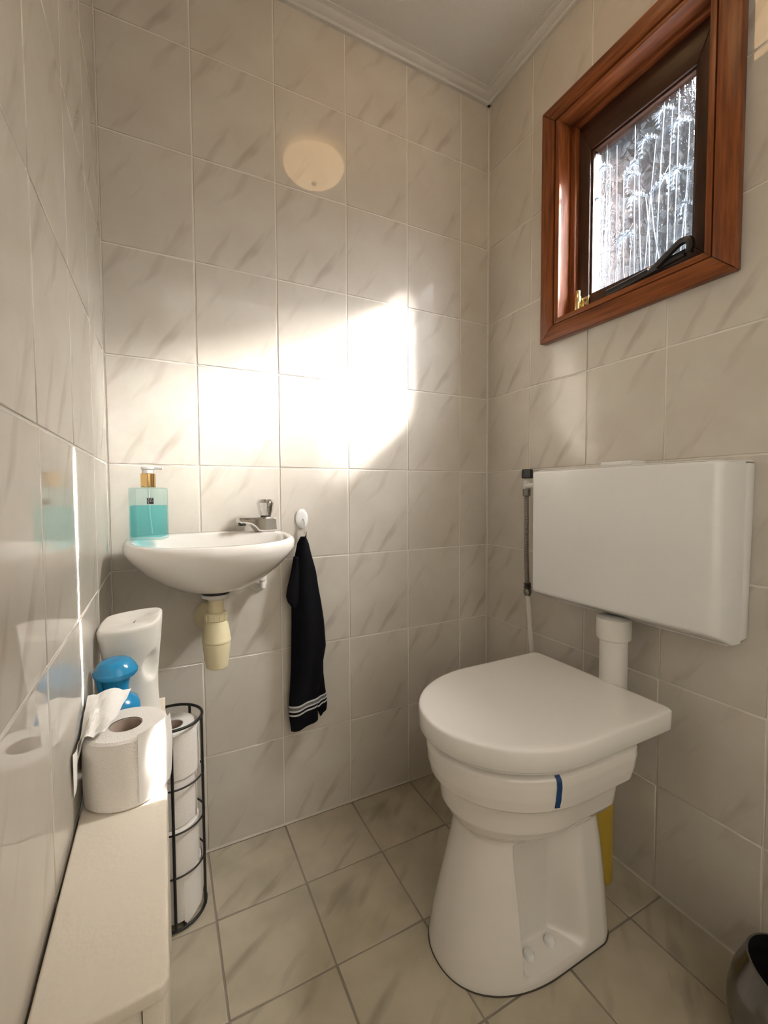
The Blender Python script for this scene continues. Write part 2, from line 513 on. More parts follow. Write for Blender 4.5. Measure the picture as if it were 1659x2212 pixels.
# sealant bead along the foot of the walls
M_SEAL = simple('sealant', (0.52, 0.48, 0.40), 0.5)
def bead(name, p0, p1, n, label):
    p0, p1, n = Vector(p0), Vector(p1), Vector(n)
    prof = [(-0.001, 0), (0.0042, 0), (0.0026, 0.0015), (0.001, 0.003), (-0.001, 0.0042)]
    o = loft(name, [[p + n * a + Vector((0, 0, b)) for a, b in prof] for p in (p0, p1)], M_SEAL)
    return tag(o, label, 'trim', kind='structure')
bead('trim_4', (XL, 0, 0), (0, 0, 0), (0, -1, 0), 'pale sealant line at the foot of the back wall')
bead('trim_5', (0, 0, 0), (0, YF, 0), (-1, 0, 0), 'pale sealant line at the foot of the right wall')
# door wall behind the camera, with an open doorway to a plain hall
bm = bmesh.new()
for (x0, x1, z0, z1) in ((XL, -0.98, 0, ZC), (-0.16, 0, 0, ZC), (-0.98, -0.16, 2.03, ZC)):
    add_box(bm, x0, x1, YF - 0.08, YF, z0, z1)
wf = finish('wall_front', bm, M_PAINT, smooth=False)
tag(wf, 'painted wall with the open doorway behind the viewer', 'wall', kind='structure')
hall = box('wall_hall', XL - 0.12, 0.12, YF - 1.7, YF - 1.6, -0.1, ZC + 0.1, M_PAINT)
tag(hall, 'plain hall wall beyond the open doorway', 'wall', kind='structure')

# ------------------------------------------------------------------ window
win = empty('window_1', (0, -0.4925, 1.355))
tag(win, 'small brown hardwood window with pressed wheat-pattern glass', 'window', kind='structure')
wl = win.location.copy()
def mitred(name, rect_out, rect_in, x0, x1, mat, parent, bev=0.002, off=(0, 0, 0)):
    """four mitred boards between two rectangles (y0,y1,z0,z1)"""
    a0, a1, b0, b1 = rect_out; c0, c1, d0, d1 = rect_in
    quads = [((a0, b0), (a1, b0), (c1, d0), (c0, d0)), ((a1, b0), (a1, b1), (c1, d1), (c1, d0)),
             ((a1, b1), (a0, b1), (c0, d1), (c1, d1)), ((a0, b1), (a0, b0), (c0, d0), (c0, d1))]
    res = []
    for q in quads:
        cy = sum(p[0] for p in q) / 4; cz = sum(p[1] for p in q) / 4
        bm = bmesh.new()
        vert = abs(q[0][1] - q[1][1]) > abs(q[0][0] - q[1][0])
        # local z along the board so the grain follows it
        lo = []
        for x in (x0, x1):
            for (y, z) in q:
                lo.append((x, y - cy, z - cz) if vert else (x, -(z - cz), y - cy))
        v = [bm.verts.new(p) for p in lo]
        for f in ((0, 1, 2, 3), (7, 6, 5, 4), (0, 4, 5, 1), (1, 5, 6, 2), (2, 6, 7, 3), (3, 7, 4, 0)):
            bm.faces.new([v[i] for i in f])
        bmesh.ops.recalc_face_normals(bm, faces=bm.faces)
        bmesh.ops.bevel(bm, geom=list(bm.edges), offset=bev, segments=2, profile=0.5, affect='EDGES')
        o = finish(name, bm, mat, parent)
        o.location = Vector((0, cy, cz)) - Vector(off)
        if not vert: o.rotation_euler = (-PI / 2, 0, 0)
        res.append(o)
    return res
OUT = (-0.733, -0.252, 1.355, 1.993)
IN = (-0.692, -0.294, 1.395, 1.949)
mitred('casing_board', OUT, IN, -0.024, -0.0002, M_WOOD, win, 0.003, wl)
mitred('lining_board', (-0.6885, -0.2975, 1.3985, 1.9455), (-0.676, -0.312, 1.412, 1.934), -0.020, 0.11, M_WOOD, win, 0.002, wl)
mitred('frame_board', (-0.6755, -0.3125, 1.4125, 1.9335), (-0.662, -0.330, 1.425, 1.92), 0.022, 0.105, M_WOOD, win, 0.003, wl)
sash = empty('sash'); sash.parent = win
PY0, PY1, PZ0, PZ1 = -0.626, -0.366, 1.460, 1.842
M_SASH = wood_mat('sash_hardwood', (0.022, 0.008, 0.004), (0.055, 0.02, 0.009), 0.4)
mitred('sash_rail', (-0.6615, -0.3305, 1.4255, 1.9195), (PY0, PY1, PZ0, PZ1), 0.034, 0.078, M_SASH, sash, 0.002, wl)
mitred('glazing_bead', (PY0, PY1, PZ0, PZ1), (PY0 + 0.006, PY1 - 0.006, PZ0 + 0.006, PZ1 - 0.006), 0.040, 0.052, M_SASH, sash, 0.0015, wl)
pane = box('pane', 0.0525, 0.0565, PY0 + 0.0005, PY1 - 0.0005, PZ0 + 0.0005, PZ1 - 0.0005, M_GLASS, win)
pane.location = -wl
# wheat relief pressed into the glass
def wheat(y0, z0, y1, z1, bend, ear, side, nleaf=0):
    ear *= 1.35
    bm = bmesh.new()
    pts = smooth_poly([(0.0522, y0, z0), (0.0522, (y0 + y1) / 2 + bend * 0.3, (z0 + z1) / 2), (0.0522, y1, z1)], 6)
    add_tube(bm, pts, lambda t: 0.0012 - 0.0004 * t, 6)
    if ear:
        # drooping ear: rows of grains on an arc
        for k in range(11):
            t = k / 10
            ey = y1 + side * ear * math.sin(t * 1.9) * 0.55
            ez = z1 + ear * (math.sin(t * 2.6) * 0.42 - t * t * 0.55)
            for s in (-1, 1):
                w = 0.0054 * math.sin(PI * (0.12 + 0.8 * t)) + 0.0014
                c = Vector((0.0522, ey + s * w * 0.55, ez + 0.004))
                d = Vector((0, side * 0.5 + s * 0.5, 0.3 - t)).normalized()
                add_tube(bm, [c - d * w, c, c + d * w], lambda q: 0.0004 + 0.0016 * math.sin(PI * min(1, max(0, q))), 5)
        for k in range(2):
            a = Vector((0.0522, y1 + side * ear * 0.3, z1 + ear * 0.1))
            b = a + Vector((0, side * ear * (0.3 + 0.12 * k), ear * (0.5 - 0.22 * k)))
            add_tube(bm, [a, (a + b) / 2 + Vector((0, 0, 0.004)), b], 0.0005, 4)
    o = finish('wheat_stalk', bm, M_RELIEF, pane, ang=60)
    return o
rw = random.Random(3)
for (y0, z0, y1, z1, bnd, ear, sd) in (
        (-0.600, 1.466, -0.606, 1.640, 0.012, 0.050, 1), (-0.590, 1.466, -0.604, 1.745, -0.010, 0.050, -1 if False else 1),
        (-0.560, 1.466, -0.566, 1.800, 0.006, 0.045, 1), (-0.545, 1.466, -0.520, 1.640, 0.010, 0.055, -1),
        (-0.520, 1.466, -0.508, 1.640, -0.01, 0.055, 1), (-0.500, 1.466, -0.490, 1.700, 0.006, 0.045, 1),
        (-0.470, 1.466, -0.474, 1.560, 0.004, 0.050, 1), (-0.455, 1.466, -0.450, 1.725, 0.004, 0.04, -1),
        (-0.430, 1.466, -0.440, 1.560, 0.006, 0.045, -1), (-0.415, 1.466, -0.412, 1.770, 0.004, 0.04, 1),
        (-0.395, 1.466, -0.392, 1.700, 0.002, 0.035, 1), (-0.535, 1.466, -0.548, 1.830, 0.004, 0, 1),
        (-0.482, 1.466, -0.478, 1.830, 0.003, 0, 1), (-0.436, 1.466, -0.430, 1.815, 0.003, 0, 1),
        (-0.575, 1.466, -0.580, 1.835, -0.004, 0, 1), (-0.612, 1.466, -0.616, 1.56, 0.004, 0.04, 1),
        (-0.508, 1.466, -0.530, 1.76, 0.004, 0.05, 1), (-0.404, 1.466, -0.402, 1.835, 0.001, 0, 1),
        (-0.380, 1.466, -0.378, 1.835, 0.001, 0, 1)):
    wheat(y0, z0, y1, z1, bnd, ear, sd)
# casement stay (black) on the bottom rail
stay = empty('window_stay'); stay.parent = win; stay.location = -wl
bm = bmesh.new()
add_tube(bm, smooth_poly([(0.020, -0.430, 1.437), (0.020, -0.50, 1.441), (0.018, -0.57, 1.446), (0.016, -0.618, 1.449)], 5), 0.0095, 8)
for v in bm.verts: v.co.x = 0.022 + (v.co.x - 0.019) * 0.6
finish('stay_bar', bm, M_BLACK, stay)
bm = bmesh.new()
add_tube(bm, smooth_poly([(0.014, -0.560, 1.444), (0.011, -0.592, 1.460), (0.010, -0.614, 1.470), (0.010, -0.630, 1.468), (0.010, -0.635, 1.456), (0.013, -0.630, 1.442)], 6), 0.0080, 8)
finish('stay_handle', bm, M_BLACK, stay)
lathe('stay_rivet', [(0.0035, 0), (0.0035, -0.0015), (0.002, -0.0025)], (0.0118, -0.545, 1.446), M_CHROME, stay, 12, 'X')
# brass fitting in the lower corner
ft = empty('corner_fitting'); ft.parent = win; ft.location = -wl
lathe('barrel', [(0.0085, 1.4255), (0.0095, 1.427), (0.0095, 1.462), (0.0075, 1.465), (0.0075, 1.478), (0.006, 1.480)], (0.022, -0.343, 0), M_BRASS, ft, 20)
box('plate', 0.0275, 0.0325, -0.372, -0.343, 1.4258, 1.458, M_BRASS, ft, 0.001)
for zc in (1.434, 1.449):
    lathe('screw_hole', [(0.0035, 0), (0.0035, -0.0008)], (0.0272, -0.362, zc), M_DARK, ft, 12, 'X')

# hedge outside the window
M_LEAF = simple('hedge_leaf', (0.016, 0.018, 0.012), 0.5, var=0.5, vscale=3)
bm = bmesh.new()
rh = random.Random(11)
for i in range(16000):
    c = Vector((rh.gauss(2.35, 0.22), rh.uniform(-0.9, 4.2), rh.uniform(0.0, 6.5)))
    a = Vector((rh.gauss(0, 1), rh.gauss(0, 1), rh.gauss(0, 1))).normalized()
    b = a.orthogonal().normalized()
    s = rh.uniform(0.05, 0.10)
    v = [bm.verts.new(c + a * s), bm.verts.new(c + b * s * 0.45), bm.verts.new(c - a * s), bm.verts.new(c - b * s * 0.45)]
    bm.faces.new(v)
hedge = finish('hedge', bm, M_LEAF, smooth=False)
tag(hedge, 'dark green hedge outside, blurred behind the window glass', 'hedge', kind='stuff')
ground = box('ground_outside', 0.12, 5, -4, 4, -0.3, -0.1, simple('garden_soil', (0.16, 0.13, 0.09), 0.95, var=0.3))
tag(ground, 'garden ground outside the window', 'ground', kind='structure')

# ------------------------------------------------------------------ ceiling lamp (seen mirrored in the tiles)
lamp = empty('ceiling_lamp', (-0.45, -0.50, ZC))
tag(lamp, 'mottled warm glass dome lamp on the ceiling, mirrored in the wall tiles', 'lamp')
m, nt, p = new_mat('alabaster_glass')
tc = nt.nodes.new('ShaderNodeTexCoord'); n = nt.nodes.new('ShaderNodeTexNoise'); n.inputs['Scale'].default_value = 14; n.inputs['Distortion'].default_value = 1.5
nt.links.new(tc.outputs['Object'], n.inputs['Vector'])
r = nt.nodes.new('ShaderNodeValToRGB')
r.color_ramp.elements[0].color = (1.0, 0.55, 0.20, 1); r.color_ramp.elements[1].color = (1.0, 0.72, 0.38, 1)
nt.links.new(n.outputs['Fac'], r.inputs[0]); nt.links.new(r.outputs[0], p.inputs['Emission Color'])
p.inputs['Base Color'].default_value = (0.8, 0.65, 0.45, 1)
p.inputs['Emission Strength'].default_value = 2.1
lathe('lamp_base', [(0.06, 0), (0.06, -0.012), (0.05, -0.018)], (0, 0, 0), M_BRASS, lamp)
lathe('glass_dome', [(0.115, -0.020), (0.118, -0.028), (0.108, -0.050), (0.085, -0.068), (0.05, -0.080), (0.012, -0.085)], (0, 0, 0), m, lamp)
lathe('finial', [(0.009, -0.083), (0.010, -0.095), (0.004, -0.102)], (0, 0, 0), M_BRASS, lamp, 16)

# ------------------------------------------------------------------ toilet
YC = -0.497
def dshape(z, xf, xb, hw, nf=2.0, rb=0.03, af=None, n=160, yc=YC):
    a = af or hw * 1.15
    xm = xf + a
    P = []
    for i in range(61):
        t = -PI / 2 + PI * i / 60
        c, s = math.cos(t), math.sin(t)
        P.append((xm - a * abs(c) ** (2 / nf), yc - hw * math.copysign(abs(s) ** (2 / nf), s), z))
    for i in range(1, 10):
        t = PI / 2 * (1 - i / 10)
        P.append((xb - rb + rb * math.cos(t), yc - hw + rb - rb * math.sin(t), z))
    for i in range(0, 10):
        t = -PI / 2 * i / 10
        P.append((xb - rb + rb * math.cos(t), yc + hw - rb - rb * math.sin(t), z))
    return resample(P, n)

toilet = empty('toilet', (-0.33, YC, 0))
tag(toilet, 'white ceramic floor-standing toilet with closed D-shaped lid', 'toilet')
toff = -Vector(toilet.location)
def tpart(o):
    o.parent = toilet
    o.location = toff
    return o
# pedestal and bowl as one casting
prof = [  # z, xf, xb, hw, nf, rb, af
    (0.000, -0.540, -0.165, 0.128, 2.2, 0.06, 0.20),
    (0.012, -0.540, -0.165, 0.129, 2.2, 0.06, 0.20),
    (0.060, -0.530, -0.168, 0.126, 2.2, 0.06, 0.19),
    (0.130, -0.510, -0.172, 0.119, 2.2, 0.055, 0.18),
    (0.200, -0.492, -0.178, 0.111, 2.2, 0.05, 0.17),
    (0.255, -0.478, -0.184, 0.105, 2.2, 0.05, 0.16),
    (0.262, -0.480, -0.184, 0.106, 2.1, 0.05, 0.16),
    (0.270, -0.488, -0.182, 0.113, 2.0, 0.05, 0.16),
    (0.285, -0.501, -0.180, 0.127, 2.0, 0.05, 0.17),
    (0.305, -0.511, -0.176, 0.140, 2.0, 0.05, 0.18),
    (0.335, -0.515, -0.176, 0.145, 2.0, 0.05, 0.19),
    (0.359, -0.518, -0.174, 0.148, 2.0, 0.05, 0.19),
    (0.3605, -0.529, -0.164, 0.159, 2.0, 0.05, 0.19),
    (0.365, -0.534, -0.158, 0.164, 2.0, 0.05, 0.20),
    (0.385, -0.538, -0.152, 0.167, 2.0, 0.05, 0.20),
    (0.410, -0.540, -0.148, 0.169, 2.0, 0.05, 0.20),
    (0.424, -0.539, -0.149, 0.168, 2.0, 0.05, 0.20),
    (0.431, -0.533, -0.155, 0.162, 2.0, 0.05, 0.20),
    (0.4315, -0.525, -0.163, 0.154, 2.0, 0.05, 0.20)]
def lerp_prof(z):
    for a, b in zip(prof, prof[1:]):
        if a[0] <= z <= b[0]:
            t = (z - a[0]) / (b[0] - a[0])
            return [a[i] + (b[i] - a[i]) * t for i in range(7)]
    return list(prof[-1])
zs = sorted(set([0.006 * k for k in range(44)] + [q[0] for q in prof] + [0.262 + 0.004 * k for k in range(42)]))
NX0, NX1, NZ0, NZ1 = -0.420, -0.318, 0.030, 0.252      # niche on both flanks
def ss(a, b, x):
    t = min(1, max(0, (x - a) / (b - a)))
    return t * t * (3 - 2 * t)
rings = []
for z in zs:
    q = lerp_prof(z)
    ring = dshape(z, q[1], q[2], q[3], q[4], q[5], q[6], n=420)
    for k, p_ in enumerate(ring):
        side = -1 if p_.y < YC else 1
        if z < 0.275 and abs(p_.y - YC) > q[3] * 0.62:
            wx = ss(NX0 - 0.008, NX0 + 0.008, p_.x) * (1 - ss(NX1 - 0.006, NX1 + 0.060, p_.x))
            wz = ss(NZ0 - 0.008, NZ0 + 0.010, z) * (1 - ss(NZ1 - 0.002, NZ1 + 0.010, z))
            tgt = YC + side * 0.072
            w = wx * wz
            p_.y = p_.y * (1 - w) + tgt * w
    rings.append(ring)
tpart(loft('pedestal_bowl', rings, M_CERAMIC, ang=50))
tpart(loft('base_seal', [dshape(z, -0.5412, -0.1638, 0.1300, 2.2, 0.06, 0.20) for z in (0.0003, 0.0022)], simple('dark_sealant', (0.06, 0.05, 0.04), 0.7)))  # dark caulk ring; its colour also gives the contact shadow line
# screw caps on the shelf of the near niche
for cx in (-0.392, -0.336):
    tpart(lathe('screw_cap', [(0.011, 0.026), (0.011, 0.0375), (0.009, 0.041), (0.004, 0.0425)], (cx, YC - 0.094, 0), M_PLASTIC, None, 18))
# seat ring (only its edge shows in the gap)
sr = [dshape(z, xf, -0.135, hw, 2.0, 0.03, 0.205) for z, xf, hw in ((0.432, -0.530, 0.160), (0.434, -0.536, 0.166), (0.444, -0.536, 0.166), (0.4465, -0.530, 0.160))]
tpart(loft('seat', sr, M_LID))
# lid: gently rounded edge
lr = []
for z, d in ((0.4475, 0.006), (0.4485, 0.002), (0.451, 0.0), (0.4845, 0.0), (0.4875, 0.0008), (0.4896, 0.0028), (0.4905, 0.0062), (0.4906, 0.014), (0.4906, 0.05)):
    lr.append(dshape(z, -0.556 + d, -0.088 - d, 0.184 - d, 2.0, 0.014, 0.22, n=200))
tpart(loft('lid', lr, M_LID, ang=60))
for cy in (YC - 0.075, YC + 0.075):
    tpart(lathe('hinge', [(0.012, cy - 0.02), (0.012, cy + 0.02)], (-0.125, 0, 0.440), M_PLASTIC, None, 16, 'Y'))
# blue tape strip
bm = bmesh.new()
tz = [0.430 - 0.0045 * k for k in range(14)]
ringsT = []
def bowl_y(x, z):
    q = lerp_prof(min(z, 0.4300))
    R = [p for p in dshape(z, q[1], q[2], q[3], q[4], q[5], q[6], n=400) if p.y < YC]
    return min(R, key=lambda p: abs(p.x - x)).y
for z in tz:
    ringsT.append([Vector((x, bowl_y(x, z) - 0.0012, z)) for x in (-0.3985, -0.3890)])
for a, b in zip(ringsT, ringsT[1:]):
    bm.faces.new([bm.verts.new(p) for p in (a[0], a[1], b[1], b[0])])
bmesh.ops.remove_doubles(bm, verts=bm.verts, dist=1e-5)
bmesh.ops.solidify(bm, geom=list(bm.faces), thickness=0.0007)
o = tpart(finish('tape_strip', bm, M_TAPE)); o['label'] = 'strip of blue tape on the rim'

# ------------------------------------------------------------------ cistern
cis = empty('cistern', (0, -0.537, 0.628))
tag(cis, 'white plastic wall-hung cistern on the right wall above the toilet', 'cistern')
coff = -Vector(cis.location)
def cpart(o):
    o.parent = cis; o.location = coff
    return o
CY0, CY1 = -0.762, -0.312
def cis_ring(y, d):
    return [Vector((-0.116 + d, y, 0.664 + d)), Vector((-0.116 + d, y, 0.970 - d)), Vector((-0.030, y, 0.970 - d)), Vector((-0.030, y, 0.640 + d * 0.5))]
bm = bmesh.new()
P = [(-0.116, 0.664), (-0.118, 0.986), (-0.028, 0.986), (-0.028, 0.640), (-0.060, 0.640)]
f = bm.faces.new([bm.verts.new((x, CY0, z)) for x, z in P])
r = bmesh.ops.extrude_face_region(bm, geom=[f])
bmesh.ops.translate(bm, verts=[g for g in r['geom'] if isinstance(g, bmesh.types.BMVert)], vec=(0, CY1 - CY0, 0))
bmesh.ops.recalc_face_normals(bm, faces=bm.faces)
es = [e for e in bm.edges if all(v.co.x < -0.1 for v in e.verts) and abs(e.verts[0].co.z - e.verts[1].co.z) > 0.1]
bmesh.ops.bevel(bm, geom=es, offset=0.020, segments=6, profile=0.5, affect='EDGES')
es = [e for e in bm.edges if len(e.link_faces) == 2 and e.calc_face_angle(0) > 0.6 and all(v.co.x < -0.04 for v in e.verts)]
bmesh.ops.bevel(bm, geom=es, offset=0.006, segments=3, profile=0.5, affect='EDGES')
cpart(finish('cover', bm, M_PLASTIC, ang=40))
bm = bmesh.new()
Pb = [(CY0 - 0.004, 0.984), (CY1, 0.984), (CY1, 0.645), (CY1 - 0.022, 0.627), (CY0 + 0.022, 0.627), (CY0, 0.645)]
f = bm.faces.new([bm.verts.new((-0.0005, y, z)) for y, z in Pb])
r = bmesh.ops.extrude_face_region(bm, geom=[f])
bmesh.ops.translate(bm, verts=[g for g in r['geom'] if isinstance(g, bmesh.types.BMVert)], vec=(-0.0270, 0, 0))
bmesh.ops.recalc_face_normals(bm, faces=bm.faces)
es = [e for e in bm.edges if len(e.link_faces) == 2 and e.calc_face_angle(0) > 0.6]
bmesh.ops.bevel(bm, geom=es, offset=0.003, segments=2, profile=0.5, affect='EDGES')
cpart(finish('tank_back', bm, M_PLASTIC))
# lid with rounded front edge, a little lug at its end
bm = bmesh.new()
Lp = []
for (x, y) in ((-0.001, CY0 - 0.004), (-0.001, CY1 + 0.002)): Lp.append((x, y))
arc = lambda cx, cy, r_, a0, a1: [(cx + r_ * math.cos(a0 + (a1 - a0) * i / 6), cy + r_ * math.sin(a0 + (a1 - a0) * i / 6)) for i in range(7)]
Lp += arc(-0.099, CY1 - 0.018, 0.020, PI / 2, PI)
Lp += arc(-0.099, CY0 + 0.018, 0.020, PI, 3 * PI / 2)
Lp += [(-0.040, CY0 - 0.002), (-0.030, CY0 - 0.006)]
rr = []
cxm, cym = -0.06, -0.537
for z, d in ((0.9865, 0.010), (0.9875, 0.010), (0.9885, 0.0115), (0.9890, 0.014)):
    rr.append([(min(-0.001, x + (d if x < -0.05 else 0)), y + (d if y < cym else -d) * (1 if x < -0.02 else 0.4), z) for x, y in Lp])
cpart(loft('lid', rr, M_PLASTIC, ang=45))
bm = bmesh.new()
add_box(bm, -0.082, -0.030, -0.575, -0.497, 0.9895, 1.0005, 0.003, 3)
b_ = finish('flush_button', bm, M_PLASTIC); cpart(b_)
cpart(lathe('pipe_collar', [(0.030, 0.640), (0.037, 0.637), (0.0375, 0.612), (0.0365, 0.590), (0.031, 0.586)], (-0.070, -0.531, 0), M_PVC))
bm = bmesh.new()
add_tube(bm, smooth_poly([(-0.070, -0.531, 0.60), (-0.070, -0.531, 0.48), (-0.072, -0.530, 0.40), (-0.085, -0.522, 0.352), (-0.125, -0.505, 0.335), (-0.150, -0.500, 0.335)], 6), 0.030, 20)
cpart(finish('flush_pipe', bm, M_PVC, ang=60))

# ------------------------------------------------------------------ cistern water supply
sup = empty('water_supply', (-0.028, -0.24, 0.0))
tag(sup, 'braided hose and white pipe feeding the cistern on its corner side', 'pipe')
soff = -Vector(sup.location)
def spart(o):
    o.parent = sup; o.location = soff
    return o
spart(lathe('valve_knob', [(0.0155, 0.972), (0.017, 0.974), (0.016, 0.997), (0.014, 0.999)], (-0.030, -0.216, 0), M_BLACK, n=10))
spart(lathe('valve_body', [(0.007, 0.973), (0.007, 0.966), (0.010, 0.962), (0.010, 0.940), (0.008, 0.936)], (-0.030, -0.214, 0), M_PVC))
spart(tube('valve_outlet', [(-0.032, -0.214, 0.950), (-0.040, -0.25, 0.950), (-0.05, -0.3125, 0.950)], 0.0075, M_PVC, n=12))
spart(lathe('hose_nut', [(0.0115, 0.940), (0.0115, 0.920), (0.008, 0.918)], (-0.030, -0.2135, 0), M_STEEL, n=6))
m, nt, p = new_mat('braided_steel')
p.inputs['Base Color'].default_value = (0.30, 0.27, 0.25, 1); p.inputs['Metallic'].default_value = 0.8; p.inputs['Roughness'].default_value = 0.4
tc = nt.nodes.new('ShaderNodeTexCoord'); w = nt.nodes.new('ShaderNodeTexWave'); w.inputs['Scale'].default_value = 90; w.bands_direction = 'DIAGONAL'
nt.links.new(tc.outputs['Object'], w.inputs['Vector'])
b = nt.nodes.new('ShaderNodeBump'); b.inputs['Strength'].default_value = 0.8; b.inputs['Distance'].default_value = 0.002
nt.links.new(w.outputs['Fac'], b.inputs['Height']); nt.links.new(b.outputs['Normal'], p.inputs['Normal'])
spart(tube('braided_hose', smooth_poly([(-0.030, -0.2135, 0.925), (-0.030, -0.2145, 0.85), (-0.031, -0.216, 0.75), (-0.030, -0.2195, 0.655)], 6), 0.0068, m, n=14))
spart(lathe('rubber_ring', [(0.009, 0.658), (0.0115, 0.655), (0.009, 0.650), (0.0115, 0.645), (0.009, 0.641)], (-0.030, -0.2205, 0), M_BLACK, n=18))
spart(lathe('ferrule', [(0.009, 0.641), (0.0118, 0.637), (0.0118, 0.628), (0.009, 0.620)], (-0.030, -0.221, 0), M_STEEL, n=18))
spart(tube('supply_pipe', smooth_poly([(-0.030, -0.222, 0.628), (-0.030, -0.231, 0.54), (-0.030, -0.240, 0.45), (-0.028, -0.25, 0.30), (-0.020, -0.252, 0.24), (0.0, -0.252, 0.22)], 6), 0.0066, M_CREAMPVC if False else M_PVC, n=12))

# ------------------------------------------------------------------ washbasin
bas = empty('washbasin', (-0.90, -0.0, 0.70))
tag(bas, 'small white oval ceramic washbasin on the back wall', 'washbasin')
boff = -Vector(bas.location)
def bpart(o):
    o.parent = bas; o.location = boff
    return o
BX = -0.900
def bas_ring(z, hx, yf, yb, nn=2.3, slope=0.0, n=120):
    """half-oval against the wall: front at yf, back edge at yb"""
    P = []
    yc = yb + (yf - yb) * 0.42
    for i in range(n):
        t = 2 * PI * i / n
        c, s = math.cos(t), math.sin(t)
        x = BX + hx * math.copysign(abs(c) ** (2 / nn), c)
        if s < 0: y = yc + (yf - yc) * abs(s) ** (2 / nn)
        else: y = yc + (yb - yc) * abs(s) ** (2 / 4.5)
        P.append((x, y, z + slope * y))
    return P
SL = 0.055
oy = [  # outside from the waste upwards
    (0.7125, 0.045, -0.165, -0.075, 2), (0.7135, 0.060, -0.180, -0.045, 2), (0.722, 0.092, -0.200, -0.020, 2.0), (0.742, 0.122, -0.222, -0.006, 2.05),
    (0.768, 0.150, -0.243, -0.002, 2.1), (0.796, 0.171, -0.257, -0.002, 2.15), (0.816, 0.183, -0.264, -0.002, 2.2), (0.828, 0.1825, -0.264, -0.002, 2.2),
    (0.8345, 0.1790, -0.260, -0.004, 2.2), (0.8365, 0.174, -0.255, -0.008, 2.2)]
iy = [(0.8365, 0.164, -0.246, -0.058, 2.2), (0.8345, 0.160, -0.242, -0.060, 2.2), (0.829, 0.156, -0.238, -0.064, 2.2), (0.815, 0.143, -0.228, -0.074, 2.2), (0.785, 0.122, -0.212, -0.085, 2.2),
      (0.757, 0.085, -0.186, -0.100, 2.1), (0.745, 0.040, -0.158, -0.115, 2.0), (0.742, 0.016, -0.146, -0.128, 2.0)]
rings = [bas_ring(z, hx, yf, yb, nn, SL * min(1, (z - 0.70) / 0.1)) for z, hx, yf, yb, nn in oy]
rings += [bas_ring(z, hx, yf, yb, nn, SL) for z, hx, yf, yb, nn in iy]
bpart(loft('basin_bowl', rings, M_CERAMIC, ang=70))
bpart(lathe('drain_ring', [(0.022, 0.7360), (0.022, 0.7385), (0.014, 0.7390)], (BX, -0.137, 0), M_CHROME, n=24))

# bottle trap under the basin
TX, TY = -0.900, -0.120
trap = empty('bottle_trap', (TX, TY, 0.52))
tag(trap, 'yellowed cream plastic bottle trap under the washbasin', 'drain trap')
def trpart(o):
    o.parent = trap; o.location = -Vector(trap.location)
    return o
trpart(lathe('washer', [(0.029, 0.7075), (0.031, 0.7055), (0.031, 0.702), (0.029, 0.7005)], (TX, TY, 0), M_RUBBER))
trpart(lathe('flange', [(0.030, 0.7003), (0.0315, 0.698), (0.029, 0.693), (0.020, 0.689), (0.017, 0.687)], (TX, TY, 0), M_PVC))
trpart(lathe('waste_ring', [(0.024, 0.716), (0.024, 0.7078)], (TX, TY, 0), M_PVC))
trpart(lathe('tailpiece', [(0.0165, 0.690), (0.0165, 0.642)], (TX, TY, 0), M_CREAMPVC))
bm = bmesh.new()
add_lathe(bm, [(0.020, 0.658), (0.0245, 0.656), (0.0245, 0.640), (0.020, 0.638)], (TX, TY, 0), 32)
for i in range(14):
    t = 2 * PI * i / 14
    add_tube(bm, [(TX + 0.0243 * math.cos(t), TY + 0.0243 * math.sin(t), 0.655), (TX + 0.0243 * math.cos(t), TY + 0.0243 * math.sin(t), 0.641)], 0.0013, 5)
trpart(finish('union_nut', bm, M_CREAMPVC))
trpart(lathe('trap_cup', [(0.022, 0.638), (0.026, 0.630), (0.030, 0.605), (0.031, 0.596), (0.0318, 0.5935), (0.0318, 0.590), (0.031, 0.588)], (TX, TY, 0), M_CREAMPVC))
trpart(lathe('trap_bottom', [(0.0305, 0.5875), (0.030, 0.575), (0.026, 0.545), (0.0235, 0.530), (0.020, 0.5275), (0.010, 0.5265)], (TX, TY, 0), M_CREAMPVC))
trpart(lathe('outlet_pipe', [(0.0165, -0.115), (0.0165, -0.001)], (TX - 0.004, 0, 0.620), M_CREAMPVC, axis='Y'))
trpart(lathe('rosette', [(0.0185, -0.020), (0.030, -0.014), (0.037, -0.006), (0.038, -0.001)], (TX - 0.004, 0, 0.622), M_CREAMPVC, axis='Y'))

# angle stop for the tap
sv = empty('stop_valve', (-0.775, -0.03, 0.69))
tag(sv, 'small white angle stop valve with rosette under the basin end', 'valve')
def vpart(o):
    o.parent = sv; o.location = -Vector(sv.location)
    return o
vpart(lathe('rosette', [(0.008, -0.012), (0.020, -0.008), (0.0245, -0.003), (0.025, -0.0008)], (-0.783, 0, 0.694), M_PVC, axis='Y'))
vpart(tube('stub', [(-0.783, -0.002, 0.694), (-0.777, -0.028, 0.692)], 0.0065, M_CHROME))
vpart(lathe('body', [(0.006, 0.681), (0.0085, 0.684), (0.0085, 0.699), (0.007, 0.702), (0.010, 0.704), (0.010, 0.720), (0.007, 0.722)], (-0.776, -0.033, 0), M_PVC, n=20))
vpart(tube('riser', [(-0.776, -0.033, 0.720), (-0.776, -0.038, 0.745), (-0.778, -0.05, 0.765)], 0.005, M_PVC))

# tap
tap = empty('tap', (-0.774, -0.050, 0.834), math.radians(20))
tag(tap, 'chrome tap with faceted knob at the washbasin end', 'tap')
bm = bmesh.new()
